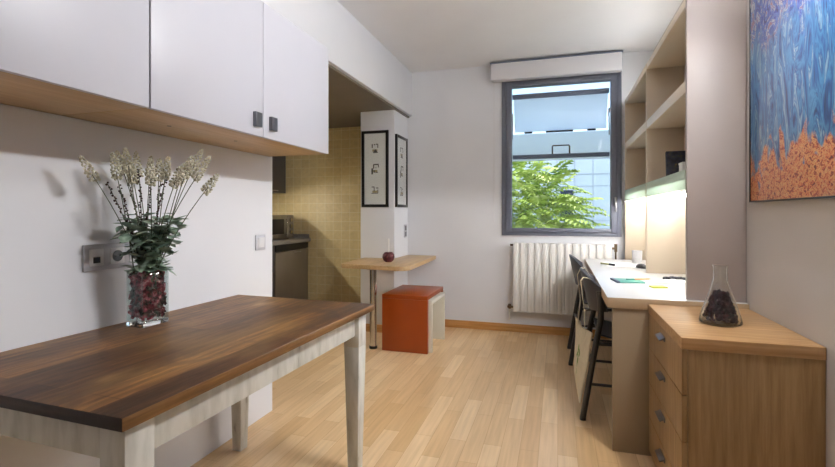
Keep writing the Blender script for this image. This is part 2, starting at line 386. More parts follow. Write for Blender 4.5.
M = dict(
    wall=plain('white_wall_paint', srgb(232, 233, 237), 0.75, var=0.015, scale=3, bump=0.03),
    wallr=plain('white_wall_paint_dimmed', srgb(200, 193, 187), 0.7, var=0.02, scale=3, bump=0.03),  # white wall in dim light: the shade is put into this colour
    ceil=plain('ceiling_paint', srgb(238, 239, 242), 0.8, var=0.015, scale=3),
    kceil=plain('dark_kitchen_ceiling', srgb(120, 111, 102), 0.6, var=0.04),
    floor=floor_mat(), tile=tile_mat(),
    skirt=wood('beech_skirting', srgb(186, 132, 72), srgb(202, 150, 88), srgb(212, 164, 104), 'x'),
    doorw=plain('pale_grey_door_laminate', srgb(203, 203, 211), 0.4, var=0.01),
    white_lam=plain('white_laminate', srgb(224, 223, 227), 0.35, var=0.01),
    beech=wood('pale_beech_board', srgb(196, 160, 112), srgb(206, 172, 126), srgb(216, 184, 140), 'y'),
    oak_x=wood('oak_veneer_across', srgb(160, 120, 76), srgb(178, 138, 92), srgb(192, 154, 108), 'x', 0.36),
    oak_y=wood('oak_veneer', srgb(160, 120, 76), srgb(178, 138, 92), srgb(192, 154, 108), 'y', 0.36),
    oak_z=wood('oak_veneer_upright_shaded', srgb(134, 102, 64), srgb(150, 118, 77), srgb(164, 131, 90), 'z', 0.4),  # same oak as the chest top, darkened to paint in the shaded faces
    greige=plain('greige_laminate', srgb(206, 190, 168), 0.45, var=0.02),
    greige2=plain('grey_taupe_laminate', srgb(168, 156, 149), 0.45, var=0.02),
    bone=plain('bone_laminate', srgb(220, 208, 190), 0.4, var=0.015),
    deskw=plain('desk_white_laminate', srgb(196, 195, 193), 0.3, var=0.01),
    deskside=plain('desk_taupe_side', srgb(150, 130, 104), 0.45, var=0.03),
    deskedge=plain('desk_beige_edge', srgb(180, 154, 122), 0.45, var=0.03),
    glassband=frosted('pale_green_glass_band', srgb(222, 236, 226), 0.5),
    tabletop=tabletop_mat(),
    tableedge=wood('honey_plank_edge', srgb(76, 52, 28), srgb(116, 80, 42), srgb(146, 106, 60), 'y', 0.4, 40),
    tabledark=wood('dark_end_grain', srgb(30, 21, 17), srgb(42, 29, 22), srgb(58, 40, 30), 'x', 0.5, 40),
    chalk=chalk_mat(),
    steel=plain('brushed_steel', srgb(170, 168, 164), 0.3, 1.0, var=0.08, scale=20),
    chrome=plain('chrome', srgb(200, 198, 194), 0.14, 1.0, var=0.03),
    pewter=plain('grey_metal_pull', srgb(120, 120, 126), 0.35, 0.9, var=0.05),
    appliance=plain('bronze_grey_appliance', srgb(146, 137, 126), 0.35, 0.6, var=0.04),
    black=plain('black_plastic', srgb(24, 24, 26), 0.4, var=0.1),
    graphite=plain('graphite_plastic', srgb(52, 54, 62), 0.42, var=0.06),
    chairmetal=plain('dark_grey_tube', srgb(66, 64, 64), 0.35, 0.6, var=0.05),
    winframe=plain('slate_window_paint', srgb(104, 108, 122), 0.4, var=0.03),
    winrail=plain('slate_blue_rail', srgb(118, 128, 150), 0.4, var=0.03),
    pane=thin_glass('window_glass', (0.97, 0.98, 0.98, 1)),
    frost=frosted('frosted_white_panel', srgb(248, 251, 253), 0.92),
    jar=thin_glass('clear_vase_glass', (0.90, 0.925, 0.92, 1), 0.0, 0.07),
    glass=solid_glass('thick_clear_glass'),
    orange=plain('orange_lacquer', srgb(150, 62, 6), 0.32, var=0.04, coat=0.1),
    cream=plain('cream_lacquer', srgb(216, 212, 198), 0.35, var=0.02),
    radiator=plain('white_radiator_enamel', srgb(232, 230, 226), 0.3, var=0.01),
    brass=plain('dark_brass', srgb(110, 92, 70), 0.35, 0.8, var=0.1),
    plate=plain('silver_grey_plate', srgb(196, 196, 202), 0.35, 0.1, var=0.02),
    module=plain('white_module', srgb(226, 226, 228), 0.35, var=0.01),
    paper=plain('white_paper', srgb(240, 240, 238), 0.7, var=0.01),
    mat_board=plain('picture_mount', srgb(246, 246, 244), 0.7, var=0.02),
    ink=plain('grey_ink', srgb(96, 94, 92), 0.7, var=0.3, scale=80),
    ochre_ink=plain('ochre_ink', srgb(180, 166, 130), 0.7, var=0.2, scale=80),
    blackframe=plain('black_frame', srgb(22, 22, 24), 0.3, var=0.1),
    canvas=plain('natural_canvas', srgb(206, 194, 168), 0.85, var=0.05, scale=40, bump=0.2),
    leafprint=plain('green_print', srgb(110, 140, 70), 0.8, var=0.2, scale=60),
    stone=plain('speckled_stone_worktop', srgb(150, 146, 140), 0.3, var=0.25, scale=160),
    kgrey=plain('dark_grey_cupboard', srgb(84, 80, 82), 0.4, var=0.03),
    plum=petals_mat('plum_glaze', [(0.3, srgb(50, 16, 20)), (0.6, srgb(96, 34, 38)), (0.75, srgb(150, 90, 80))], 60),
    petals=petals_mat('crimson_petals', [(0.38, srgb(44, 14, 20)), (0.47, srgb(104, 22, 40)), (0.57, srgb(168, 40, 66)), (0.70, srgb(214, 140, 146))], 34),
    darkpetals=petals_mat('dark_dried_petals', [(0.35, srgb(30, 14, 18)), (0.55, srgb(62, 24, 32)), (0.72, srgb(96, 44, 50))], 40),
    stem=plain('grey_green_stem', srgb(96, 104, 84), 0.7, var=0.1),
    sage=petals_mat('sage_leaf', [(0.3, srgb(96, 120, 104)), (0.5, srgb(148, 170, 150)), (0.7, srgb(200, 214, 198))], 22),
    floret=petals_mat('cream_florets', [(0.3, srgb(164, 160, 136)), (0.5, srgb(212, 208, 184)), (0.7, srgb(236, 233, 218))], 60),
    berry=plain('dark_red_berry', srgb(62, 24, 30), 0.6, var=0.2, scale=50),
    leafo=petals_mat('bright_tree_leaf', [(0.3, srgb(128, 158, 60)), (0.5, srgb(188, 210, 108)), (0.7, srgb(228, 236, 170))], 2.2),
    bark=plain('tree_bark', srgb(110, 92, 70), 0.8, var=0.2),
    facade=plain('blue_grey_facade_panel', srgb(138, 160, 174), 0.4, var=0.05, scale=1.2),
    seam=plain('facade_joint', srgb(126, 144, 158), 0.5, var=0.05),
    darkglass=plain('dark_window_glass', srgb(34, 46, 62), 0.1, var=0.2),
    ground=plain('outside_ground', srgb(160, 156, 148), 0.9, var=0.1),
    teal=plain('teal_cover', srgb(70, 140, 128), 0.5, var=0.08),
    mint=plain('mint_sheet', srgb(190, 220, 200), 0.5, var=0.03),
    navy=plain('dark_slate_cover', srgb(60, 72, 96), 0.5, var=0.05),
    penorange=plain('orange_pen', srgb(224, 130, 70), 0.4, var=0.03),
    lime=plain('lime_pad', srgb(206, 214, 84), 0.5, var=0.03),
    olive=plain('olive_marker', srgb(170, 168, 110), 0.4, var=0.03),
    cover=petals_mat('dark_photo_cover', [(0.35, srgb(24, 26, 34)), (0.5, srgb(44, 48, 66)), (0.62, srgb(70, 66, 50)), (0.72, srgb(150, 120, 60))], 26),
    art=painting_mat(),
    strip=emit('cool_lamp_strip', (0.98, 0.985, 1.0, 1), 68),
    added_uplight=emit('added_uplight_strip', (0.93, 0.965, 1.0, 1), 10),
    klamp=emit('kitchen_lamp_strip', (1.0, 0.95, 0.86, 1), 60),
    globe=emit('opal_lamp_tube', (0.98, 0.985, 1.0, 1), 118),
)

# ------------------------------------------------------------------ room
XL, XR, YF, YB, ZC = -1.585, 0.815, 4.52, -1.9, 2.596
KX, KY, KZ = -3.45, 4.80, 2.145
XS = -1.44                                         # room face of the dropped beam
PX0, PX1, PY = -1.84, -1.49, 4.117                 # pillar

struct('floor', box(BM(), KX-0.1, XR+0.1, YB-0.1, 4.95, -0.06, 0.0, 0), M['floor'], 'pale beech strip floor')
struct('ceiling', box(BM(), KX-0.1, XR+0.1, YB-0.1, 4.95, ZC, ZC+0.15, 0), M['ceil'], 'plain white ceiling')
struct('wall_left', box(BM(), XL-0.11, XL, YB, 2.30, 0, KZ, 0), M['wall'], 'white partition wall behind the dining table')
struct('beam', box(BM(), KX, XS, YB, YF+0.2, KZ+0.004, ZC, 0.002), M['wall'], 'white dropped beam above the cabinets and kitchen opening')
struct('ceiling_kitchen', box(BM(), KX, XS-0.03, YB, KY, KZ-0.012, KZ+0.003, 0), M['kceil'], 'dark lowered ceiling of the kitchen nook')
struct('pillar', box(BM(), PX0, PX1, PY, KY, 0, KZ-0.012, 0.003), M['wall'], 'white pillar between the kitchen nook and the room')
struct('wall_right', box(BM(), XR, XR+0.1, YB, YF+0.2, 0, ZC, 0), M['wallr'], 'pale right wall behind the desk and the painting')
struct('wall_back', box(BM(), KX, XR+0.1, YB-0.1, YB, 0, ZC, 0), M['wall'], 'white wall behind the viewer')
struct('wall_kitchen', box(BM(), KX, PX0, KY, KY+0.12, 0, KZ, 0), M['tile'], 'ochre tiled end wall of the kitchen nook')
struct('wall_kitchen_side', box(BM(), KX-0.1, KX, YB, KY+0.12, 0, ZC, 0), M['tile'], 'tiled side wall of the kitchen nook')
WX0, WX1, WZ0, WZ1 = -0.522, 0.552, 0.931, 2.438
b = BM()
T = YF+0.2
box(b, PX1, WX0, YF, T, 0, ZC, 0); box(b, WX1, XR, YF, T, 0, ZC, 0)
box(b, WX0, WX1, YF, T, 0, WZ0, 0); box(b, WX0, WX1, YF, T, WZ1, ZC, 0)
struct('wall_far', b, M['wall'], 'white window wall')
struct('baseboard_far', box(BM(), PX1+0.015, XR, YF-0.015, YF, 0, 0.075, 0.003), M['skirt'], 'beech baseboard under the window')
b = BM(); box(b, PX0, PX1+0.015, PY-0.015, PY, 0, 0.075, 0.003); box(b, PX1, PX1+0.015, PY, YF, 0, 0.075, 0.003)
struct('baseboard_pillar', b, M['skirt'], 'beech baseboard round the pillar')

# window ----------------------------------------------------------
w = thing('window_1', 'slate framed window with a tilted frosted upper panel', None, ((WX0+WX1)/2, YF, WZ0), kind='structure')
hw = (WX1-WX0)/2; hh = WZ1-WZ0
def framebm(x0, x1, z0, z1, wl, wr, wb, wt, y0, y1, bev=0.004):
    b = BM()
    box(b, x0, x0+wl, y0, y1, z0, z1, bev); box(b, x1-wr, x1, y0, y1, z0, z1, bev)
    box(b, x0+wl-.002, x1-wr+.002, y0+.0006, y1-.0006, z0, z0+wb, bev); box(b, x0+wl-.002, x1-wr+.002, y0+.0006, y1-.0006, z1-wt, z1, bev)
    return b
link('window_frame', framebm(-hw, hw, 0, hh, 0.045, 0.04, 0.035, 0.04, -0.02, 0.10), M['winframe'], w)
link('sash', framebm(-hw+0.047, hw-0.042, 0.037, hh-0.042, 0.05, 0.05, 0.036, 0.04, -0.035, 0.04), M['winframe'], w)
GX0, GX1, GZ0, GZ1 = -hw+0.097, hw-0.092, 0.073, hh-0.082
b = BM(); box(b, GX0, GX1, 0.075, 0.115, 0.745, 0.785, 0.004)
link('transom_rail', b, M['winrail'], w)
link('pane', box(BM(), GX0, GX1, 0.016, 0.020, GZ0, GZ1, 0), M['pane'], w)
hd = BM(); box(hd, hw-0.062, hw-0.045, -0.05, -0.034, 0.28, 0.36, 0.003); box(hd, hw-0.060, hw-0.048, -0.072, -0.052, 0.225, 0.345, 0.004)
tube(hd, [(hw-0.054, -0.036, 0.335), (hw-0.054, -0.060, 0.335)], 0.006)
link('handle', hd, M['steel'], w)
hg = BM()
for z in (0.05, hh-0.16): tube(hg, [(-hw+0.046, -0.028, z), (-hw+0.046, -0.028, z+0.09)], 0.008)
link('hinge', hg, M['winframe'], w)
# opened-out upper panels
aw = link('awning_panel', BM() if False else box(BM(), -0.435, 0.435, -0.004, 0.004, -0.335, 0, 0.002), M['frost'], w, (0, 0.125, 1.345), (math.radians(24), 0, 0))
link('panel_rail', box(BM(), -0.445, 0.445, -0.018, 0.016, -0.0, 0.045, 0.003), M['winrail'], aw)
b = BM()
for x in (-0.30, 0.0, 0.30):
    wd = 0.13 if x == 0 else 0.04
    box(b, x-wd, x+wd, -0.012, 0.012, -0.350, -0.332, 0.003)
link('panel_clip', b, M['black'], aw)
link('canopy_panel', box(BM(), -0.50, 0.50, -0.004, 0.004, -0.30, 0, 0.002), M['frost'], w, (0, 0.36, 1.035), (math.radians(-16), 0, 0))
for s in (-1, 1):
    b = BM(); tube(b, [(s*0.442, 0.12, 1.18), (s*0.448, 0.15, 1.08), (s*0.446, 0.11, 0.95)], 0.006)
    box(b, s*0.445-0.007, s*0.445+0.007, 0.10, 0.14, 1.16, 1.20, 0.002)
    link('stay_arm', b, M['steel'], w)
b = BM(); tube(b, [(-0.065, 0.085, 0.785), (-0.065, 0.065, 0.85), (-0.058, 0.063, 0.862), (0.085, 0.063, 0.862), (0.092, 0.065, 0.85), (0.092, 0.085, 0.785)], 0.007)
link('pull_handle', b, M['brass'], w)
struct('trim_1', box(BM(), WX0, WX1, YF-0.012, YF+0.0, WZ0-0.012, WZ0, 0.002), M['white_lam'], 'narrow white sill strip below the window')

# ------------------------------------------------------------------ roller blind
t = thing('roller_blind', 'white rolled-up blind cassette mounted above the window', 'blind', (-0.034, 4.42, 2.41))
link('cassette', box(BM(), -0.574, 0.574, -0.035, 0.055, 0.0, 0.157, 0.006), M['white_lam'], t)
link('top_rail', box(BM(), -0.585, 0.585, -0.03, 0.08, 0.158, 0.170, 0.002), M['winrail'], t)
for s in (-1, 1):
    link('end_bracket', box(BM(), s*0.579-0.004, s*0.579+0.004, -0.02, 0.095, 0.02, 0.157, 0.001), M['plate'], t)
b = BM(); tube(b, [(-0.56, 0.035, 0.0), (-0.562, 0.05, -0.7), (-0.565, 0.06, -1.35), (-0.555, 0.06, -1.37), (-0.55, 0.05, -0.7), (-0.55, 0.035, 0)], 0.0018, 6)
link('pull_cord', b, M['module'], t)

# ------------------------------------------------------------------ radiator
t = thing('radiator', 'white ribbed panel radiator on the wall below the window', 'radiator', (0.02, 4.43, 0.0))
nS = 13; x0 = -0.424; wS = 0.866/nS
for i in range(nS):
    b = BM()
    xa = x0+i*wS
    box(b, xa+0.0012, xa+wS*0.62, -0.034, 0.045, 0.217, 0.866, 0.003)
    box(b, xa+wS*0.62-0.002, xa+wS-0.0012, -0.024, 0.040, 0.221, 0.862, 0.003)
    link('section', b, M['radiator'], t)
for z in (0.255, 0.83): link('header_pipe', tube(BM(), [(x0, 0.01, z), (x0+0.866, 0.01, z)], 0.012), M['radiator'], t)
b = BM(); tube(b, [(x0, 0.01, 0.255), (x0-0.055, 0.01, 0.255)], 0.011); tube(b, [(x0-0.035, 0.01, 0.240), (x0-0.035, 0.01, 0.280)], 0.014); tube(b, [(x0-0.03, 0.01, 0.255), (x0-0.03, -0.03, 0.255)], 0.013)
link('valve', b, M['brass'], t)
b = BM(); tube(b, [(x0-0.040, 0.01, 0.245), (x0-0.040, 0.012, 0.16), (x0-0.04, 0.03, 0.13), (x0-0.04, 0.088, 0.13)], 0.008)
link('supply_pipe', b, M['radiator'], t)
b = BM(); tube(b, [(x0, 0.01, 0.845), (x0-0.03, 0.01, 0.845)], 0.010)
link('bleed_plug', b, M['brass'], t)
b = BM(); tube(b, [(x0+0.866, 0.01, 0.83), (x0+0.905, 0.01, 0.83)], 0.010); tube(b, [(x0+0.90, 0.01, 0.80), (x0+0.90, 0.01, 0.87)], 0.013); tube(b, [(x0+0.90, 0.012, 0.80), (x0+0.90, 0.03, 0.12)], 0.007)
link('valve', b, M['brass'], t)

# ------------------------------------------------------------------ wall cabinets
CX, CZ0, CZ1, CT = -1.205, 1.469, 2.048, 0.018
def wall_cabinet(label, y0, y1, seams, handles):
    t = thing('wall_cabinet', label, 'cabinet', (XL, y0, CZ0), group='wall cabinets above the dining table')
    L = y1-y0; D = CX-XL-0.02
    b = BM(); box(b, 0.001, D, 0, L, 0, 0.022, 0.001); box(b, 0.001, D, 0, L, CZ1-CZ0-0.018, CZ1-CZ0, 0.001)
    box(b, 0.001, D, 0, 0.018, 0.02, CZ1-CZ0-0.016, 0.001); box(b, 0.001, D, L-0.018, L, 0.02, CZ1-CZ0-0.016, 0.001); box(b, 0.001, 0.01, 0, L, 0, CZ1-CZ0, 0)
    link('carcass', b, M['beech'], t)
    for yy in (0.25, 0.62): link('screw_cap', tube(BM(), [(D*0.55, yy, 0.001), (D*0.55, yy, -0.001)], 0.008), M['brass'], t)
    for (a, c), hy in zip(seams, handles):
        d = link('cabinet_door', box(BM(), D+0.001, D+0.020, a-y0+0.0015, c-y0-0.0015, 0.0, CZ1-CZ0, 0.0015), M['doorw'], t)
        if hy is not None:
            h = BM(); y = hy-y0
            s = 1 if hy < 1.68 else -1
            box(h, D+0.019, D+0.034, y-0.020, y-0.014, 0.036, 0.096, 0.001); box(h, D+0.030, D+0.036, y-0.020, y+0.022, 0.036, 0.096, 0.002)
            link('handle', h, M['pewter'], d)
    return t
wall_cabinet('white double-door wall cabinet with two grey pulls, nearer the window', 1.116, 2.27, [(1.116, 1.684), (1.684, 2.27)], [1.635, 1.745])
wall_cabinet('plain white wall cabinet above the socket plate, no pull showing', -0.05, 1.112, [(-0.05, 0.53), (0.53, 1.112)], [None, None])

# ------------------------------------------------------------------ dining table (turned a little off the wall)
TZ, TH = 0.735, 0.030
trz = -math.atan2(0.036, 1.223)
W2, L2 = 0.3735, 0.6115
tc = Vector((-1.183, 1.322))
t = thing('dining_table', 'old dining table with dark stained plank top and chalky white legs', 'table', (tc.x, tc.y, 0), trz)
b = BM(); box(b, -W2, W2, -L2, L2, TZ-TH, TZ, 0.004)
b.faces.ensure_lookup_table(); bmesh.ops.recalc_face_normals(b, faces=b.faces[:])
for f in b.faces:
    if abs(f.normal.x) > 0.75: f.material_index = 1
    elif f.normal.y < -0.75: f.material_index = 2
link('tabletop', b, [M['tabletop'], M['tableedge'], M['tabledark']], t)
ins = 0.028
for s in (-1, 1):
    link('apron', box(BM(), s*(W2-ins-0.030)-0.011, s*(W2-ins-0.030)+0.011, -L2+ins+0.05, L2-ins-0.05, TZ-TH-0.095, TZ-TH+0.0, 0.002), M['chalk'], t)
    link('apron', box(BM(), -W2+ins+0.05, W2-ins-0.05, s*(L2-ins-0.03)-0.011, s*(L2-ins-0.03)+0.011, TZ-TH-0.095, TZ-TH+0.0, 0.002), M['chalk'], t)
for sx in (-1, 1):
    for sy in (-1, 1):
        b = BM(); cx, cy = sx*(W2-ins-0.036), sy*(L2-ins-0.036)
        taper(b, cx, cy, 0, 0.56, 0.024, 0.036); taper(b, cx, cy, 0.56, TZ-TH, 0.036, 0.036)
        link('leg', b, M['chalk'], t)

# ------------------------------------------------------------------ glass vase, petals, dried flowers
VX, VY = -1.444, 1.326
t = thing('glass_vase', 'clear square glass vase of dried flowers on the dining table', 'vase', (VX, VY, TZ), trz)
a, c, hV = 0.040, 0.055, 0.205
b = BM(); th = 0.005
for (x0_, x1_, y0_, y1_) in ((-a, -a+th, -c, c), (a-th, a, -c, c), (-a+th, a-th, -c, -c+th), (-a+th, a-th, c-th, c)):
    box(b, x0_, x1_, y0_, y1_, 0.016, hV, 0.0008)
link('vase_wall', b, M['jar'], t)
link('vase_base', box(BM(), -a, a, -c, c, 0.0005, 0.0155, 0.002), M['glass'], t)

def petal(bm, p, r, rot, curl):
    n = 7; ring = []
    m = rot.to_matrix()
    ctr = bm.verts.new(p)
    for k in range(n):
        an = 2*PI*k/n; q = Vector((r*math.cos(an)*1.25, r*math.sin(an), curl*r*(math.cos(2*an)*0.5+0.5)))
        ring.append(bm.verts.new(p + m @ q))
    for k in range(n): bm.faces.new((ctr, ring[k], ring[(k+1) % n]))
def rrot(): return Euler((random.uniform(0, PI), random.uniform(0, PI), random.uniform(0, 2*PI)))
b = BM()
for i in range(560):
    if random.random() < 0.75:
        if random.random() < 0.5: x, y = random.choice((-1, 1))*(a-0.013), random.uniform(-c+0.013, c-0.013)
        else: x, y = random.uniform(-a+0.013, a-0.013), random.choice((-1, 1))*(c-0.013)
    else: x, y = random.uniform(-a+0.013, a-0.013), random.uniform(-c+0.013, c-0.013)
    petal(b, Vector((x, y, random.uniform(0.030, 0.190))), random.uniform(0.008, 0.0125), rrot(), random.uniform(0.2, 1.1))
o = link('dried_petals', b, M['petals'], None, (VX, VY, TZ), (0, 0, trz))
tag(o, 'crimson and dark red dried petals filling the square glass vase', 'petals', kind='stuff')

def flower(head, base, kind, label, nleaf, group):
    base = Vector(base); head = Vector(head)
    t = thing('dried_flower', label, 'flower', base, 0, group)
    d = head-base
    mid = d*0.5 + Vector((-d.x*0.12, -d.y*0.12, 0.02))
    pts = []
    for k in range(9):
        s = k/8; pts.append((2*s*(1-s))*mid + (s*s)*d)
    link('stem', tube(BM(), pts, [0.0021-0.0008*k/8 for k in range(9)], 6), M['stem'], t)
    ax = (pts[-1]-pts[-2]).normalized()
    b = BM()
    if kind == 'spike':
        L = random.uniform(0.080, 0.105)
        for k in range(46):
            s = (k+0.5)/46
            r = 0.0165*(1-s)**0.55*(0.55+0.45*min(1, s*6)) + 0.003
            an = k*2.4
            u = ax.orthogonal().normalized(); v = ax.cross(u)
            p = d + ax*(s*L-0.03) + (u*math.cos(an)+v*math.sin(an))*r*0.8
            rr = 0.0058*(1-0.45*s)*random.uniform(0.8, 1.2)
            m = Matrix.Translation(p) @ rrot().to_matrix().to_4x4() @ Matrix.Diagonal((1.0, 0.75, 1.35, 1))
            bmesh.ops.create_icosphere(b, subdivisions=1, radius=rr, matrix=m)
        link('flower_head', b, M['floret'], t)
    else:
        for k in range(26):
            s = 0.52+0.5*k/26
            p = (2*s*(1-s))*mid + (s*s)*d
            off = Vector((random.uniform(-1, 1), random.uniform(-1, 1), random.uniform(-.5, .5))).normalized()*0.005
            bmesh.ops.create_icosphere(b, subdivisions=1, radius=random.uniform(0.0028, 0.0042), matrix=Matrix.Translation(p+off))
        link('berry_cluster', b, M['berry'], t)
    if nleaf:
        b = BM()
        for k in range(nleaf):
            s = random.uniform(0.16, 0.60)
            p = (2*s*(1-s))*mid + (s*s)*d
            an = random.uniform(0, 2*PI)
            out = Vector((math.cos(an), math.sin(an), random.uniform(-0.35, 0.75))).normalized()
            side = out.cross(Vector((0, 0, 1))).normalized(); up = side.cross(out)
            L = random.uniform(0.040, 0.070); Wd = L*random.uniform(0.26, 0.38)
            if (base+p+out*L).x < XL+0.015: out.x = abs(out.x)
            prev = None
            droop = random.uniform(0.2, 0.9)
            for q in range(6):
                f = q/5
                cpt = p + out*(L*f) - Vector((0, 0, 1))*(droop*L*f*f*0.5)
                wv = Wd*math.sin(PI*min(1, f*0.93+0.05))
                row = [b.verts.new(cpt - side*wv), b.verts.new(cpt + up*wv*-0.25), b.verts.new(cpt + side*wv)]
                if prev:
                    b.faces.new((prev[0], prev[1], row[1], row[0])); b.faces.new((prev[1], prev[2], row[2], row[1]))
                prev = row
        link('leaves', b, M['sage'], t)
    return t
HEADS = [((-1.47, 1.13, 1.276), 'cream dried flower spike leaning far out over the wall sockets'), ((-1.495, 1.24, 1.293), None), ((-1.505, 1.27, 1.314), None), ((-1.417, 1.22, 1.313), None), ((-1.488, 1.3, 1.281), None), ((-1.53, 1.36, 1.313), None), ((-1.36, 1.26, 1.27), None), ((-1.408, 1.34, 1.292), None), ((-1.334, 1.3, 1.294), None), ((-1.326, 1.36, 1.277), None), ((-1.261, 1.32, 1.297), None), ((-1.286, 1.38, 1.318), None), ((-1.19, 1.3, 1.283), None), ((-1.201, 1.36, 1.241), 'cream flower spike leaning out farthest away from the sockets'), ((-1.515, 1.4, 1.311), None), ((-1.27, 1.28, 1.259), None)]
for i, (hd_, lab) in enumerate(HEADS):
    bx, by = VX+random.uniform(-0.022, 0.022), VY+random.uniform(-0.034, 0.034)
    flower(hd_, (bx, by, TZ+0.12), 'spike', lab or 'cream dried flower spike crowded among the others in the square vase', 18, 'cream dried flowers in the square vase')
SPRIGS = [(-1.512, 1.22, 1.249), (-1.544, 1.33, 1.268), (-1.458, 1.3, 1.301), (-1.505, 1.4, 1.288), (-1.44, 1.38, 1.277), (-1.381, 1.35, 1.288), (-1.529, 1.28, 1.246)]
for i, hd_ in enumerate(SPRIGS):
    bx, by = VX+random.uniform(-0.02, 0.02), VY+random.uniform(-0.03, 0.03)
    flower(hd_, (bx, by, TZ+0.12), 'sprig', 'dark red beaded sprig standing between the cream flower spikes', 5, 'dark red sprigs in the square vase')

# ------------------------------------------------------------------ electrics
t = thing('wall_socket', 'silver triple wall socket plate behind the flower vase', 'socket', (XL, 1.309, 0.985))
link('plate', box(BM(), 0.0005, 0.010, -0.124, 0.124, -0.047, 0.047, 0.003), M['plate'], t)
m = link('data_module', box(BM(), 0.009, 0.013, -0.106, -0.052, -0.030, 0.030, 0.002), M['module'], t)
link('data_port', box(BM(), 0.0125, 0.0140, -0.092, -0.066, -0.020, 0.002, 0.0005), M['black'], m)
for yc in (0.002, 0.082):
    s = link('power_outlet', box(BM(), 0.009, 0.013, yc-0.029, yc+0.029, -0.030, 0.030, 0.002), M['module'], t)
    b = BM()
    tube(b, [(0.0125, yc, 0), (0.0142, yc, 0)], 0.021, 24)
    link('socket_well', b, M['graphite'], s)
    b = BM()
    tube(b, [(0.014, yc-0.009, 0), (0.0155, yc-0.009, 0)], 0.003, 10); tube(b, [(0.014, yc+0.009, 0), (0.0155, yc+0.009, 0)], 0.003, 10)
    link('contact', b, M['black'], s)
t = thing('light_switch', 'small white light switch near the end of the left wall', 'switch', (XL, 2.182, 0.982))
link('plate', box(BM(), 0.0005, 0.009, -0.042, 0.042, -0.042, 0.042, 0.003), M['plate'], t)
link('rocker', box(BM(), 0.0085, 0.013, -0.028, 0.028, -0.028, 0.028, 0.002, Euler((0, math.radians(3), 0))), M['module'], t)
t = thing('light_switch', 'narrow grey switch on the pillar below the right-hand picture', 'switch', (PX1, 4.43, 0.965))
link('plate', box(BM(), 0.0005, 0.010, -0.035, 0.035, -0.065, 0.065, 0.003), M['plate'], t)
for z in (-0.03, 0.03):
    link('rocker', box(BM(), 0.0095, 0.013, -0.022, 0.022, z-0.024, z+0.024, 0.002), M['pewter'], t)

# ------------------------------------------------------------------ kitchen nook
FX = -2.80
t = thing('worktop', 'grey speckled stone worktop in the kitchen nook', 'worktop', (FX, 2.9, 0.815))
link('slab', box(BM(), -0.62, 0.02, 0, KY-2.9-0.004, 0, 0.04, 0.004), M['stone'], t)
link('backsplash', box(BM(), -0.62, 0.0, KY-2.9-0.022, KY-2.9-0.004, 0.0405, 0.085, 0.002), M['stone'], t)
t = thing('refrigerator', 'bronze grey under-counter refrigerator in the kitchen nook', 'refrigerator', (FX, 4.12, 0))
link('body', box(BM(), -0.58, -0.03, 0, 0.655, 0.0, 0.812, 0.004), M['kgrey'], t)
d = link('fridge_door', box(BM(), -0.028, 0.0, 0.004, 0.650, 0.07, 0.735, 0.008), M['appliance'], t)
link('control_panel', box(BM(), -0.028, 0.002, 0.004, 0.650, 0.742, 0.808, 0.006), M['black'], t)
b = BM(); tube(b, [(0.0, 0.36, 0.715), (0.012, 0.36, 0.715), (0.012, 0.47, 0.715), (0.0, 0.47, 0.715)], 0.005)
link('handle', b, M['steel'], d)
t = thing('base_cabinet', 'dark kitchen base cabinet beside the refrigerator', 'cabinet', (FX, 2.95, 0))
link('body', box(BM(), -0.58, -0.022, 0, 1.16, 0.0, 0.812, 0.003), M['kgrey'], t)
for y in (0.0, 0.58):
    d = link('cabinet_door', box(BM(), -0.020, 0.0, y+0.003, y+0.577, 0.1, 0.808, 0.002), M['kgrey'], t)
    link('handle', box(BM(), 0.0, 0.015, y+0.2, y+0.38, 0.75, 0.762, 0.002), M['steel'], d)
t = thing('microwave', 'steel microwave oven standing on the kitchen worktop', 'microwave', (FX-0.13, 4.16, 0.8555))
link('housing', box(BM(), -0.36, -0.012, 0, 0.50, 0.008, 0.272, 0.006), M['appliance'], t)
d = link('oven_door', box(BM(), -0.010, 0.006, 0.004, 0.365, 0.012, 0.268, 0.004), M['steel'], t)
link('door_window', box(BM(), 0.0055, 0.008, 0.05, 0.30, 0.06, 0.225, 0.001), M['black'], d)
b = BM(); tube(b, [(0.006, 0.345, 0.05), (0.022, 0.345, 0.06), (0.022, 0.345, 0.21), (0.006, 0.345, 0.22)], 0.005)
link('handle', b, M['chrome'], d)
p = link('control_panel', box(BM(), -0.010, 0.006, 0.370, 0.496, 0.012, 0.268, 0.003), M['appliance'], t)
for z in (0.215, 0.145, 0.075):
    link('dial', tube(BM(), [(0.006, 0.433, z), (0.022, 0.433, z)], 0.020, 20), M['chrome'], p)
for y in (0.04, 0.46):
    link('foot', tube(BM(), [(-0.05, y, 0), (-0.05, y, 0.010)], 0.012), M['black'], t)
t = thing('wall_cupboard', 'dark grey kitchen wall cupboard above the microwave', 'cupboard', (KX, 3.0, 1.385))
link('body', box(BM(), 0.001, 0.312, 0, 1.795, 0, 0.742, 0.002), M['kgrey'], t)
for y in (0, 0.449, 0.898, 1.347):
    d = link('cupboard_door', box(BM(), 0.314, 0.332, y+0.002, y+0.448, 0.0, 0.742, 0.002), M['kgrey'], t)
    link('handle', box(BM(), 0.332, 0.345, y+0.18, y+0.28, 0.02, 0.03, 0.002), M['steel'], d)
t = thing('strip_light', 'lamp strip fixed under the dark grey kitchen cupboard', 'lamp', (-3.27, 3.05, 1.3855))
link('housing', box(BM(), -0.03, 0.03, 0, 0.95, -0.022, -0.001, 0.002), M['white_lam'], t)
link('lamp_tube', box(BM(), -0.022, 0.022, 0.02, 0.93, -0.034, -0.0225, 0.002), M['klamp'], t)
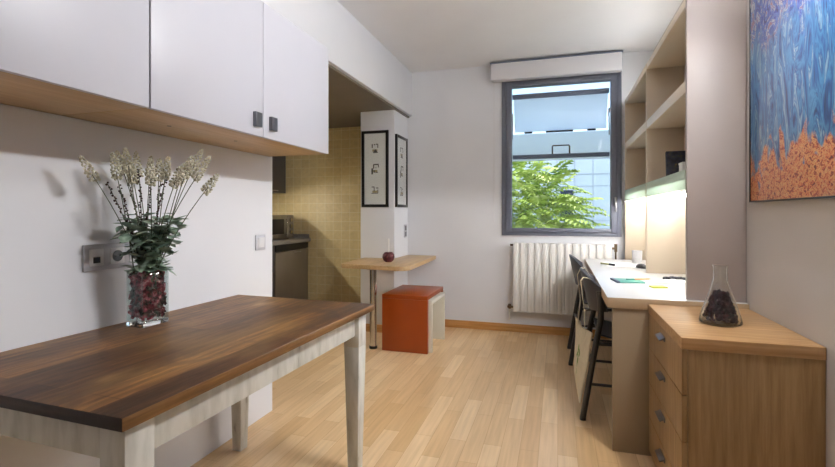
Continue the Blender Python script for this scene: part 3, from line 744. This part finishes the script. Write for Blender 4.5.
# ------------------------------------------------------------------ framed prints on the pillar
def framed(label, loc, rz, wd, ht, seed):
    rnd = random.Random(seed)
    t = thing('framed_print', label, 'picture', loc, rz)
    fw = 0.026
    link('frame', framebm(-wd/2, wd/2, 0, ht, fw, fw, fw, fw, -0.022, -0.001, 0.002), M['blackframe'], t)
    mt = link('mount', box(BM(), -wd/2+fw-0.002, wd/2-fw+0.002, -0.012, -0.004, fw-0.002, ht-fw+0.002, 0), M['mat_board'], t)
    for k, zc in enumerate((0.765, 0.495, 0.225)):
        b = BM(); z = ht*zc; s = wd*0.125
        def r(x0, x1, z0, z1): box(b, x0*s, x1*s, -0.0128, -0.0118, z+z0*s, z+z1*s, 0)
        if k == 0:
            r(-1, -0.7, 0.2, 1.3); r(-0.4, 0.0, 1.0, 1.3); r(0.2, 0.9, 1.1, 1.35); r(0.7, 0.95, 0.2, 1.1)
            prism_v = [(-0.7, -1.2), (0.9, -1.2), (0.1, -0.1)]
            f = [b.verts.new((x*s, -0.0127, z+q*s)) for x, q in prism_v]; b.faces.new(f)
        elif k == 1:
            r(-0.5, 1.1, 1.15, 1.5); r(0.9, 1.15, 0.5, 1.2); r(-0.6, -0.25, 0.2, 1.2); r(-1.1, -0.6, -1.4, 0.3); r(-0.4, -0.1, -1.0, -0.2); r(0.1, 0.9, -1.0, -0.8); r(0.2, 0.35, 0.2, 0.7)
        else:
            r(-1.0, -0.2, 0.7, 0.95); r(-0.4, -0.15, -0.4, 0.7); r(0.3, 1.0, 0.4, 0.65); r(-1.1, 0.9, -1.05, -0.85); r(0.75, 0.95, -0.85, 0.1)
        link('print', b, M['ink'], mt)
        b = BM(); box(b, -0.8*s, 0.7*s, -0.0122, -0.0114, z-0.8*s, z-0.2*s, 0)
        link('print_tint', b, M['ochre_ink'], mt)
    link('picture_glass', box(BM(), -wd/2+fw-0.002, wd/2-fw+0.002, -0.0165, -0.0150, fw-0.002, ht-fw+0.002, 0), M['pane'], t)
framed('tall black framed print on the pillar face towards the room, beside the tiles', (-1.683, PY, 1.205), 0, 0.275, 0.735, 1)
framed('tall black framed print on the pillar side nearer the window', (PX1, 4.297, 1.205), PI/2, 0.33, 0.70, 2)

# ------------------------------------------------------------------ breakfast bar
BZ = 0.715
t = thing('bar_table', 'pale beech breakfast bar on one chrome leg against the pillar', 'table', (-1.47, 3.9, 0))
def R(x, y): return (x+1.47, y-3.9)
poly = [R(-1.775, 3.565), R(-1.76, 3.548)]
for k in range(9):
    an = -PI/2 + k*(PI/2)/8
    poly.append(R(-1.235+0.085*math.cos(an), 3.568+0.085*math.sin(an)))
poly += [R(-1.185, YF-0.003), R(PX1+0.004, YF-0.003), R(PX1+0.004, PY-0.004), R(-1.80, PY-0.004)]
b = BM(); prism(b, poly, BZ-0.036, BZ, 0.003)
link('bar_top', b, M['beech'], t)
lg = link('leg', lathe(BM(), [(0, 0.02), (0.030, 0.02), (0.030, BZ-0.045), (0, BZ-0.045)], 28, (-0.028, -0.285, 0)), M['chrome'], t)
link('foot_cap', lathe(BM(), [(0, 0), (0.034, 0), (0.034, 0.022), (0, 0.022)], 28, (-0.028, -0.285, 0)), M['black'], lg)
link('mounting_flange', lathe(BM(), [(0, BZ-0.046), (0.055, BZ-0.046), (0.055, BZ-0.0365), (0, BZ-0.0365)], 28, (-0.028, -0.285, 0)), M['steel'], lg)
t = thing('candle_holder', 'round plum red candle holder with a thin white candle on the bar', 'candle holder', (-1.43, 3.80, BZ))
prof = [(0, 0.0), (0.026, 0.0), (0.045, 0.016), (0.054, 0.042), (0.050, 0.068), (0.034, 0.086), (0.015, 0.088), (0.012, 0.078), (0, 0.078)]
link('holder_body', lathe(BM(), prof, 32), M['plum'], t)
link('candle', tube(BM(), [(0, 0, 0.079), (0, 0, 0.205)], [0.008, 0.0065], 12), M['paper'], t)

# ------------------------------------------------------------------ nesting stools
def stool(label, x0, x1, y0, y1, h, th, mat, wt=None):
    t = thing('nesting_stool', label, 'stool', ((x0+x1)/2, (y0+y1)/2, 0), group='nesting stools under the bar')
    a, c = (x1-x0)/2, (y1-y0)/2
    link('seat', box(BM(), -a, a, -c, c, h-th, h, 0.003), mat, t)
    for s in (-1, 1):
        ya = s*c - (th if s > 0 else 0)
        link('side_panel', box(BM(), -a, a, ya, ya+th, 0.0, h-th-0.0005, 0.003), mat, t)
    return t
stool('larger glossy orange nesting stool under the bar', -1.405, -1.010, 3.578, 4.115, 0.470, 0.034, M['orange'])
stool('smaller cream stool tucked inside the orange one', -1.375, -0.984, 3.618, 4.075, 0.427, 0.030, M['cream'])

# ------------------------------------------------------------------ desk
DZ = 0.74
t = thing('desk', 'long white topped built-in desk with taupe end panel along right wall', 'desk', (0.52, 3.35, 0))
def D(x0, x1, y0, y1, z0, z1, bev=0.002, b=None):
    return box(b or BM(), x0-0.52, x1-0.52, y0-3.35, y1-3.35, z0, z1, bev)
b = D(0.228, XR-0.002, 2.375, 4.36, DZ-0.05, DZ, 0.002)
bmesh.ops.recalc_face_normals(b, faces=b.faces[:])
for f in b.faces:
    if abs(f.normal.z) < 0.7: f.material_index = 1
link('desktop', b, [M['deskw'], M['deskedge']], t)
link('end_panel', D(0.252, XR-0.002, 2.385, 2.415, 0, DZ-0.051), M['deskside'], t)
link('end_panel', D(0.45, XR-0.002, 4.31, 4.335, 0, DZ-0.051), M['greige'], t)
link('modesty_panel', D(XR-0.04, XR-0.02, 2.42, 4.30, 0.35, DZ-0.051), M['greige'], t)

# ------------------------------------------------------------------ bookcase above the desk
SX = 0.575; SZ = 2.16
t = thing('bookcase', 'tall open bookcase with beige compartments standing on the desk', 'bookcase', (0.70, 3.45, DZ))
def S(x0, x1, y0, y1, z0, z1, bev=0.0015, b=None):
    return box(b or BM(), x0-0.70, x1-0.70, y0-3.45, y1-3.45, z0-DZ, z1-DZ, bev)
link('side_panel', S(SX, XR-0.002, 2.408, 2.436, DZ, SZ+0.03), M['greige2'], t)
link('divider', S(SX, XR-0.002, 3.430, 3.452, DZ, SZ), M['greige'], t)
link('side_panel', S(SX, XR-0.002, 4.455, 4.480, 0.0, SZ), M['greige'], t)
link('back_panel', S(XR-0.012, XR-0.003, 2.437, 4.454, 1.30, SZ-0.002), M['greige'], t)
for y0_, y1_ in ((2.437, 3.429), (3.453, 4.454)):
    for z0_, z1_ in ((2.121, 2.160), (1.715, 1.772), (1.303, 1.348)):
        s = link('shelf', S(SX+0.001, XR-0.013, y0_, y1_, z0_, z1_), M['bone'], t)
    link('glass_band', S(SX-0.002, SX+0.012, y0_, y1_, 1.258, 1.350, 0.001), M['glassband'], t)
    l = link('strip_lamp', S(0.770, 0.800, y0_+0.04, y1_-0.04, 1.250, 1.302, 0.002), M['module'], t)
    link('lamp_tube', S(0.763, 0.7695, y0_+0.05, y1_-0.05, 1.240, 1.264, 0.0005), M['strip'], l)
t2 = thing('added_uplight', 'added unseen fill lamp strip on top of the bookcase', 'lamp', (0.755, 3.45, SZ+0.0005))  # added fill lamp, out of view, brightens the ceiling and upper walls
link('housing', box(BM(), -0.012, 0.03, -0.92, 0.92, 0, 0.045, 0.002), M['white_lam'], t2)
link('lamp_tube', box(BM(), -0.019, -0.0125, -0.90, 0.90, 0.006, 0.040, 0.001), M['added_uplight'], t2)
t = thing('photo_book', 'dark picture-covered book propped on the lowest bookcase shelf', 'book', (0.69, 3.02, 1.3495), 0)
rt = Euler((math.radians(-7), 0, 0))
link('cover', box(BM(), -0.075, 0.085, -0.004, 0.004, 0, 0.163, 0.001, rt, (0, 0, 0)), M['cover'], t)
link('pages', box(BM(), -0.072, 0.082, 0.0045, 0.016, 0.003, 0.160, 0.001, rt, (0, 0, 0)), M['paper'], t)
link('back_cover', box(BM(), -0.075, 0.085, 0.0165, 0.019, 0.0, 0.163, 0.001, rt, (0, 0, 0)), M['black'], t)
t = thing('paper_box', 'small white box on the lowest bookcase shelf beside the book', 'box', (0.645, 2.70, 1.3495))
link('box_body', box(BM(), -0.03, 0.03, -0.035, 0.035, 0, 0.048, 0.002), M['paper'], t)
link('box_lid', box(BM(), -0.032, 0.032, -0.037, 0.037, 0.0485, 0.060, 0.002), M['paper'], t)

# ------------------------------------------------------------------ things on the desk
t = thing('mug', 'white mug at the far end of the desk', 'mug', (0.625, 4.14, DZ))
link('mug_body', lathe(BM(), [(0, 0), (0.034, 0), (0.037, 0.004), (0.039, 0.098), (0.035, 0.098), (0.033, 0.008), (0, 0.008)], 28), M['module'], t)
link('mug_handle', tube(BM(), [(0.0, 0.036, 0.078), (0.0, 0.060, 0.074), (0.0, 0.066, 0.05), (0.0, 0.058, 0.028), (0.0, 0.036, 0.022)], 0.005, 10), M['module'], t)
def paper(label, x, y, rz, w, l, z=0.0):
    o = link('paper_sheet', box(BM(), -w/2, w/2, -l/2, l/2, 0.0002, 0.0012, 0), M['paper'], None, (x, y, DZ+z), (0, 0, rz))
    return tag(o, label, 'paper')
paper('white paper sheet lying under the marker at far end of desk', 0.46, 3.93, 0.1, 0.21, 0.297)
paper('white paper sheet under the black beads on the desk', 0.69, 3.10, -0.15, 0.15, 0.21)
t = thing('marker_pen', 'olive marker pen with black cap on the desk', 'pen', (0.37, 3.86, DZ+0.0085), math.radians(-50))
link('barrel', tube(BM(), [(-0.065, 0, 0), (0.02, 0, 0)], 0.007, 12), M['olive'], t)
link('cap', tube(BM(), [(0.021, 0, 0), (0.07, 0, 0), (0.075, 0, 0)], [0.0083, 0.008, 0.005], 12), M['black'], t)
t = thing('computer_mouse', 'small black mouse on the desk near the divider', 'mouse', (0.59, 3.72, DZ), 0.5)
b = BM(); bmesh.ops.create_uvsphere(b, u_segments=24, v_segments=14, radius=1, matrix=Matrix.Translation((0, 0, 0.004)) @ Matrix.Diagonal((0.031, 0.05, 0.028, 1)))
for v in b.verts: v.co.z = max(0.0005, v.co.z)
link('shell', b, M['black'], t)
link('scroll_wheel', tube(BM(), [(-0.004, -0.026, 0.0275), (0.004, -0.026, 0.0275)], 0.006, 14), M['pewter'], t)
t = thing('notebook', 'teal notebook with mint page lying open on the desk', 'notebook', (0.44, 2.97, DZ), math.radians(8))
link('cover', box(BM(), -0.105, 0.03, -0.075, 0.075, 0.0003, 0.008, 0.001), M['teal'], t)
link('page', box(BM(), 0.031, 0.165, -0.072, 0.072, 0.0003, 0.004, 0.0005), M['mint'], t)
link('spine', box(BM(), -0.124, -0.106, -0.075, 0.075, 0.0003, 0.010, 0.001), M['navy'], t)
t = thing('ballpoint_pen', 'orange pen with dark green end lying on the teal notebook', 'pen', (0.455, 2.99, DZ+0.013), math.radians(20))
link('barrel', tube(BM(), [(-0.02, 0, 0), (0.065, 0, 0), (0.08, 0, 0)], [0.0045, 0.0045, 0.001], 10), M['penorange'], t)
link('pen_end', tube(BM(), [(-0.07, 0, 0), (-0.0205, 0, 0)], 0.0046, 10), M['teal'], t)
t = thing('sticky_notes', 'lime yellow block of sticky notes nearest the desk front', 'sticky notes', (0.522, 2.765, DZ), math.radians(15))
link('note_block', box(BM(), -0.038, 0.038, -0.028, 0.028, 0.0003, 0.008, 0.0006), M['lime'], t)
t = thing('necklace', 'string of black beads curled on white paper on the desk', 'necklace', (0.69, 3.13, DZ+0.0015))
b = BM(); pts = []
for k in range(34):
    s = k/33; ang = s*PI*1.1
    p = Vector((-0.075+0.15*s, 0.05*math.sin(ang)-0.03+0.012*math.sin(s*21), 0.008))
    pts.append(p)
    bmesh.ops.create_icosphere(b, subdivisions=2, radius=0.0082 if k % 3 else 0.0066, matrix=Matrix.Translation(p))
link('beads', b, M['graphite'], t)
link('cord', tube(BM(), pts, 0.0015, 6), M['black'], t)

# ------------------------------------------------------------------ chairs and tote bag
def chair(label, x, y):
    """faces +x (the desk); x is the rearmost point of the backrest"""
    t = thing('desk_chair', label, 'chair', (x, y, 0), 0, 'graphite chairs at the desk')
    hw_ = 0.225
    def back(u, v):
        s = (u-0.5)*2
        top = 0.815-0.085*s*s
        bot = 0.585+0.02*s*s
        z = bot+(top-bot)*v
        return Vector((0.012+0.085*s*s + 0.050*(0.815-z)/0.23, s*hw_, z))
    link('backrest', sheet(BM(), back, 20, 10, 0.009), M['graphite'], t)
    def seat(u, v):
        s = (v-0.5)*2; q = u
        return Vector((0.10+0.40*q, s*(0.205+0.01*math.sin(PI*q)), 0.452+0.012*s*s - 0.018*math.sin(PI*q)+0.01*(1-q)**3 - 0.02*max(0, q-0.85)/0.15))
    link('seat', sheet(BM(), seat, 16, 12, 0.010), M['graphite'], t)
    for s in (-1, 1):
        y_ = s*0.222
        link('rear_leg', tube(BM(), [(0.015, y_, 0.012), (0.075, y_*0.99, 0.38), (0.108, y_*0.985, 0.56), (0.108, y_*0.98, 0.65), (0.100, y_*0.97, 0.715)], 0.0165, 12), M['chairmetal'], t)
        link('front_leg', tube(BM(), [(0.49, y_*0.98, 0.012), (0.462, y_*0.97, 0.40), (0.445, y_*0.97, 0.428), (0.40, y_*0.97, 0.432), (0.085, y_*0.97, 0.425)], 0.011, 12), M['chairmetal'], t)
        link('side_stretcher', tube(BM(), [(0.045, y_*0.985, 0.20), (0.478, y_*0.97, 0.20)], 0.008, 10), M['chairmetal'], t)
        b = BM(); lathe(b, [(0, 0), (0.017, 0), (0.016, 0.022), (0, 0.022)], 14, (0.015, y_, 0)); lathe(b, [(0, 0), (0.014, 0), (0.014, 0.02), (0, 0.02)], 14, (0.49, y_*0.98, 0))
        link('foot_cap', b, M['black'], t)
    link('rear_stretcher', tube(BM(), [(0.062, -0.22, 0.30), (0.062, 0.22, 0.30)], 0.008, 10), M['chairmetal'], t)
    return t
chair('graphite chair at the desk with a canvas tote hung on its back', 0.118, 2.922)
chair('graphite chair farther along the desk, next to the radiator', 0.078, 3.868)

t = thing('tote_bag', 'natural canvas tote bag with green leaf print hanging on near chair', 'bag', (0.12, 2.93, 0.0))
def bag(off):
    def fn(u, v):
        y = -0.218+0.40*u + 0.008*math.sin(v*9+u*3)
        z = 0.085+0.395*v - 0.02*math.sin(PI*u)*(1 if v > 0.5 else 0.3) + 0.05*(u*(1-v))
        zz = 0.075*v
        puff = off*(0.004+0.016*math.sin(PI*u)*math.sin(PI*min(1, v*0.95+0.02)))
        return Vector((0.004*(1-u) - 0.012*u + v*(0.070*(1-u) + 0.010*u) - 0.004 + 0.005*math.sin(u*11+v*5)*v + puff, y, z))
    return fn
link('bag_panel', sheet(BM(), bag(-1), 18, 16, 0.003), M['canvas'], t)
link('bag_panel', sheet(BM(), bag(0.0), 18, 16, 0.003), M['canvas'], t)
b = BM()
f0 = bag(-1)
for (u, v, l, an) in ((0.42, 0.62, 0.030, 0.6), (0.50, 0.66, 0.026, 1.6), (0.44, 0.50, 0.036, 1.2), (0.52, 0.56, 0.03, 2.2), (0.46, 0.42, 0.03, 1.5), (0.42, 0.30, 0.018, 0.9), (0.5, 0.22, 0.016, 1.9)):
    ring = []
    for k in range(10):
        a_ = 2*PI*k/10; du = l*math.cos(a_); dv = l*0.35*math.sin(a_)
        uu = u + (du*math.cos(an)-dv*math.sin(an))/0.40; vv = v + (du*math.sin(an)+dv*math.cos(an))/0.4
        ring.append(b.verts.new(f0(uu, vv) + Vector((-0.0028, 0, 0))))
    b.faces.new(ring)
link('leaf_print', b, M['leafprint'], t)
def strap(y0, y1, dx):
    zt = 0.47
    prof = [Vector((0.035-0.02*(y0 > 0)+dx, y0, zt-0.02)), Vector((0.030+dx, y0*1.02, 0.60)), Vector((0.012+dx, y0*0.98, 0.76)), Vector((0.022+dx*0.2, y0*0.93, 0.822-0.08*(y0/0.225)**2)),
            Vector((0.048, y0*0.92, 0.818-0.08*(y0/0.225)**2)), Vector((0.070, y0*0.9, 0.76))]
    b = BM()
    prev = None
    for p in prof:
        row = [b.verts.new(p+Vector((0, -0.017, 0))), b.verts.new(p+Vector((0, 0.017, 0))), b.verts.new(p+Vector((-0.003, 0.017, 0))), b.verts.new(p+Vector((-0.003, -0.017, 0)))]
        if prev:
            for k in range(4): b.faces.new((prev[k], prev[(k+1) % 4], row[(k+1) % 4], row[k]))
        else: b.faces.new(row)
        prev = row
    b.faces.new(list(reversed(prev)))
    return b
link('strap', strap(-0.165, 0, -0.006), M['canvas'], t)
link('strap', strap(0.10, 0, -0.014), M['canvas'], t)

# ------------------------------------------------------------------ chest of drawers
CHX, CY0, CY1, CHZ = 0.405, 1.765, 2.370, 0.718
t = thing('chest_of_drawers', 'low oak chest of four drawers below the painting', 'chest', (CHX, CY0, 0))
CW, CL = XR-CHX-0.002, CY1-CY0
link('chest_top', box(BM(), 0, CW, 0, CL, CHZ-0.040, CHZ, 0.0015), M['oak_x'], t)
link('carcass', box(BM(), 0.021, CW, 0.004, CL-0.004, 0.0, CHZ-0.0405, 0.001), M['oak_z'], t)
zs = [0.677, 0.518, 0.357, 0.196, 0.035]
for z1_, z0_ in zip(zs, zs[1:]):
    d = link('drawer', box(BM(), 0.002, 0.0195, 0.004, CL-0.004, z0_+0.003, z1_-0.001, 0.001), M['oak_z'], t)
    h = BM(); zc = z1_-0.030
    box(h, -0.022, 0.001, CL/2-0.045, CL/2+0.045, zc-0.003, zc+0.003, 0.001, Euler((0, math.radians(-24), 0)), (0.001, CL/2, zc))
    box(h, -0.003, 0.0018, CL/2-0.045, CL/2+0.045, zc-0.014, zc+0.004, 0.001)
    link('handle', h, M['pewter'], d)

t = thing('conical_flask', 'clear conical glass flask holding dark petals on the oak chest', 'flask', (0.600, 2.035, CHZ))
FS = 1.05
outer = [(0.0, 0.0), (0.064, 0.0), (0.071, 0.004), (0.072, 0.012), (0.066, 0.034), (0.030, 0.142), (0.0245, 0.160), (0.0235, 0.208), (0.027, 0.214)]
inner = [(0.0245, 0.2135), (0.0215, 0.206), (0.0225, 0.159), (0.028, 0.141), (0.064, 0.034), (0.069, 0.012), (0.066, 0.005), (0.0, 0.004)]
link('flask_glass', lathe(BM(), [(r_, z_*FS) for r_, z_ in outer+inner], 40), M['glass'], t)
b = BM()
for i in range(420):
    z = random.uniform(0.016, 0.122)
    if z > 0.105 and random.random() < 0.5: continue
    rmax = 0.066*(1-(z-0.012)/0.21)-0.011
    rr = rmax*(1 if random.random() < 0.65 else math.sqrt(random.random())); an = random.uniform(0, 2*PI)
    petal(b, Vector((rr*math.cos(an), rr*math.sin(an), z)), random.uniform(0.006, 0.009), rrot(), random.uniform(0.2, 1.0))
o = link('dried_petals', b, M['darkpetals'], None, (0.600, 2.035, CHZ))
tag(o, 'dark dried petals heaped inside the conical flask', 'petals', kind='stuff')

# ------------------------------------------------------------------ painting
t = thing('painting', 'large blue and orange abstract painting on the right wall', 'painting', (XR, 1.755, 1.190))
link('canvas', box(BM(), -0.024, -0.004, -0.54, 0.545, 0.006, 0.892, 0.001), M['art'], t)
link('frame', framebm(-0.545, 0.55, 0, 0.898, 0.0055, 0.0055, 0.0055, 0.0055, 0.001, 0.028, 0.0008), M['blackframe'], t, None, (0, 0, PI/2))

# ------------------------------------------------------------------ wall lamp above the painting (above the frame)
t = thing('wall_lamp', 'white tube lamp on the right wall above the painting', 'lamp', (XR, 1.68, 2.20))
link('mounting_rail', box(BM(), -0.03, -0.001, -0.27, 0.27, -0.03, 0.03, 0.003), M['white_lam'], t)
for s_ in (-1, 1):
    link('end_cap', box(BM(), -0.21, -0.02, s_*0.265-0.006, s_*0.265+0.006, -0.085, 0.085, 0.005), M['white_lam'], t)  # caps made oversized to block the tube's glint in the window
link('light_shield', box(BM(), -0.125, -0.002, -0.257, 0.257, -0.062, -0.052, 0.002), M['white_lam'], t)  # added unseen shield, keeps the tube's light off the painting below
link('lamp_tube', tube(BM(), [(-0.125, -0.257, 0), (-0.125, 0.257, 0)], 0.035, 24), M['globe'], t)

# ------------------------------------------------------------------ outside
struct('ground', box(BM(), -14, 14, 5.0, 30, -1.6, -1.5, 0), M['ground'], 'paved yard outside')
t = thing('building', 'pale blue panelled building outside the window', 'building', (0, 16, -1.5))
FZ = 4.45
b = BM(); box(b, -6, 9, 0, 6, 0, FZ, 0.02)
link('facade', b, M['facade'], t)
b = BM()
for k in range(-9, 15):
    x = 0.534+0.566*k
    box(b, x-0.012, x+0.012, -0.012, 0.01, 0, FZ, 0)
for z in (0.9, 2.42, 3.94): box(b, -6, 9, -0.011, 0.01, z-0.012, z+0.012, 0)
for z in (3.55,): box(b, -6, 9, -0.011, 0.01, z-0.008, z+0.008, 0)
link('panel_joints', b, M['seam'], t)
f = link('window', framebm(0.05, 0.52, 2.35, 3.45, 0.03, 0.03, 0.04, 0.04, -0.03, 0.02, 0.003), M['seam'], t)
link('pane', box(BM(), 0.08, 0.49, -0.014, -0.0, 2.39, 3.41, 0), M['darkglass'], f)
link('window_sill', box(BM(), 0.0, 0.56, -0.12, -0.031, 2.31, 2.35, 0.005), M['module'], f)

def tree(label, c, rx, ry, rz, n, seed, zg=-1.5):
    rnd = random.Random(seed)
    t = thing('tree', label, 'tree', (c[0], c[1], zg))
    cz = c[2]-zg
    b = BM(); tube(b, [(0, 0, 0), (0.03, 0.02, cz*0.5), (0, 0, cz)], [0.07, 0.055, 0.03], 10)
    for k in range(9):
        a_ = k*2.4
        tube(b, [(0.0, 0.0, cz*(0.55+0.04*k)), (rx*0.4*math.cos(a_), ry*0.4*math.sin(a_), cz*(0.6+0.04*k)+0.2), (rx*0.8*math.cos(a_), ry*0.8*math.sin(a_), cz*(0.62+0.05*k)+0.25)], [0.025, 0.015, 0.006], 6)
    link('trunk', b, M['bark'], t)
    b = BM()
    for i in range(n):
        while True:
            p = Vector((rnd.uniform(-1, 1), rnd.uniform(-1, 1), rnd.uniform(-1, 1)))
            if 0.35 < p.length < 1: break
        d = Vector((p.x+rnd.uniform(-.4, .4), p.y+rnd.uniform(-.4, .4), p.z*0.3+rnd.uniform(-0.3, 0.3))).normalized()
        p = Vector((p.x*rx, p.y*ry, p.z*rz+cz))
        side = d.cross(Vector((0, 0, 1))).normalized(); up = side.cross(d)
        L = rnd.uniform(0.28, 0.50)
        for k in range(7):
            f_ = (k+0.6)/7
            o_ = p + d*(L*f_) + Vector((0, 0, -0.12*f_*f_))
            for s in (-1, 1):
                ll = L*0.34*math.sin(PI*(0.15+0.75*f_)); ld = (side*s + d*0.55 + up*rnd.uniform(-.3, .1)).normalized()
                nn = ld.cross(up).normalized()*ll*0.21
                v = [b.verts.new(o_), b.verts.new(o_+ld*ll*0.45+nn), b.verts.new(o_+ld*ll - Vector((0, 0, 0.03))), b.verts.new(o_+ld*ll*0.45-nn)]
                b.faces.new(v)
    link('foliage', b, M['leafo'], t)
tree('bright green leafy tree just outside the window', (-0.60, 7.2, 0.72), 1.0, 0.8, 1.25, 1300, 3)

# ------------------------------------------------------------------ light
wd = bpy.data.worlds.new('World'); SC.world = wd; wd.use_nodes = True
nt = wd.node_tree; bg = nt.nodes['Background']
sk = nt.nodes.new('ShaderNodeTexSky'); sk.sky_type = 'NISHITA'; sk.sun_disc = False; sk.sun_elevation = math.radians(48); sk.sun_rotation = math.radians(200); sk.air_density = 1.0; sk.dust_density = 2.0
nt.links.new(sk.outputs[0], bg.inputs['Color']); bg.inputs['Strength'].default_value = 0.24
sl = bpy.data.lights.new('sun', 'SUN'); sl.energy = 1.25; sl.angle = math.radians(0.6); sl.color = (1, 0.96, 0.9)
so = bpy.data.objects.new('sun', sl); COL.objects.link(so)
so.rotation_euler = Vector((-0.55, 0.62, -0.85)).to_track_quat('-Z', 'Y').to_euler()

# ------------------------------------------------------------------ camera
cd = bpy.data.cameras.new('camera'); cam = bpy.data.objects.new('camera', cd); COL.objects.link(cam)
cam.location = (0, 0, 1.142); cam.rotation_euler = (PI/2, 0, 0.2968)
cd.sensor_width = 36; cd.sensor_fit = 'HORIZONTAL'; cd.lens = 458.7/835*36
cd.shift_y = -19.9/835
cd.clip_start = 0.05
SC.camera = cam
SC.view_settings.view_transform = 'Standard'; SC.view_settings.look = 'None'
SC.view_settings.exposure = 1.0; SC.view_settings.gamma = 1.0
try: SC.view_settings.use_curve_mapping = False
except Exception: pass
SC.cycles.use_denoising = True
SC.cycles.max_bounces = 10; SC.cycles.transparent_max_bounces = 16; SC.cycles.sample_clamp_indirect = 8
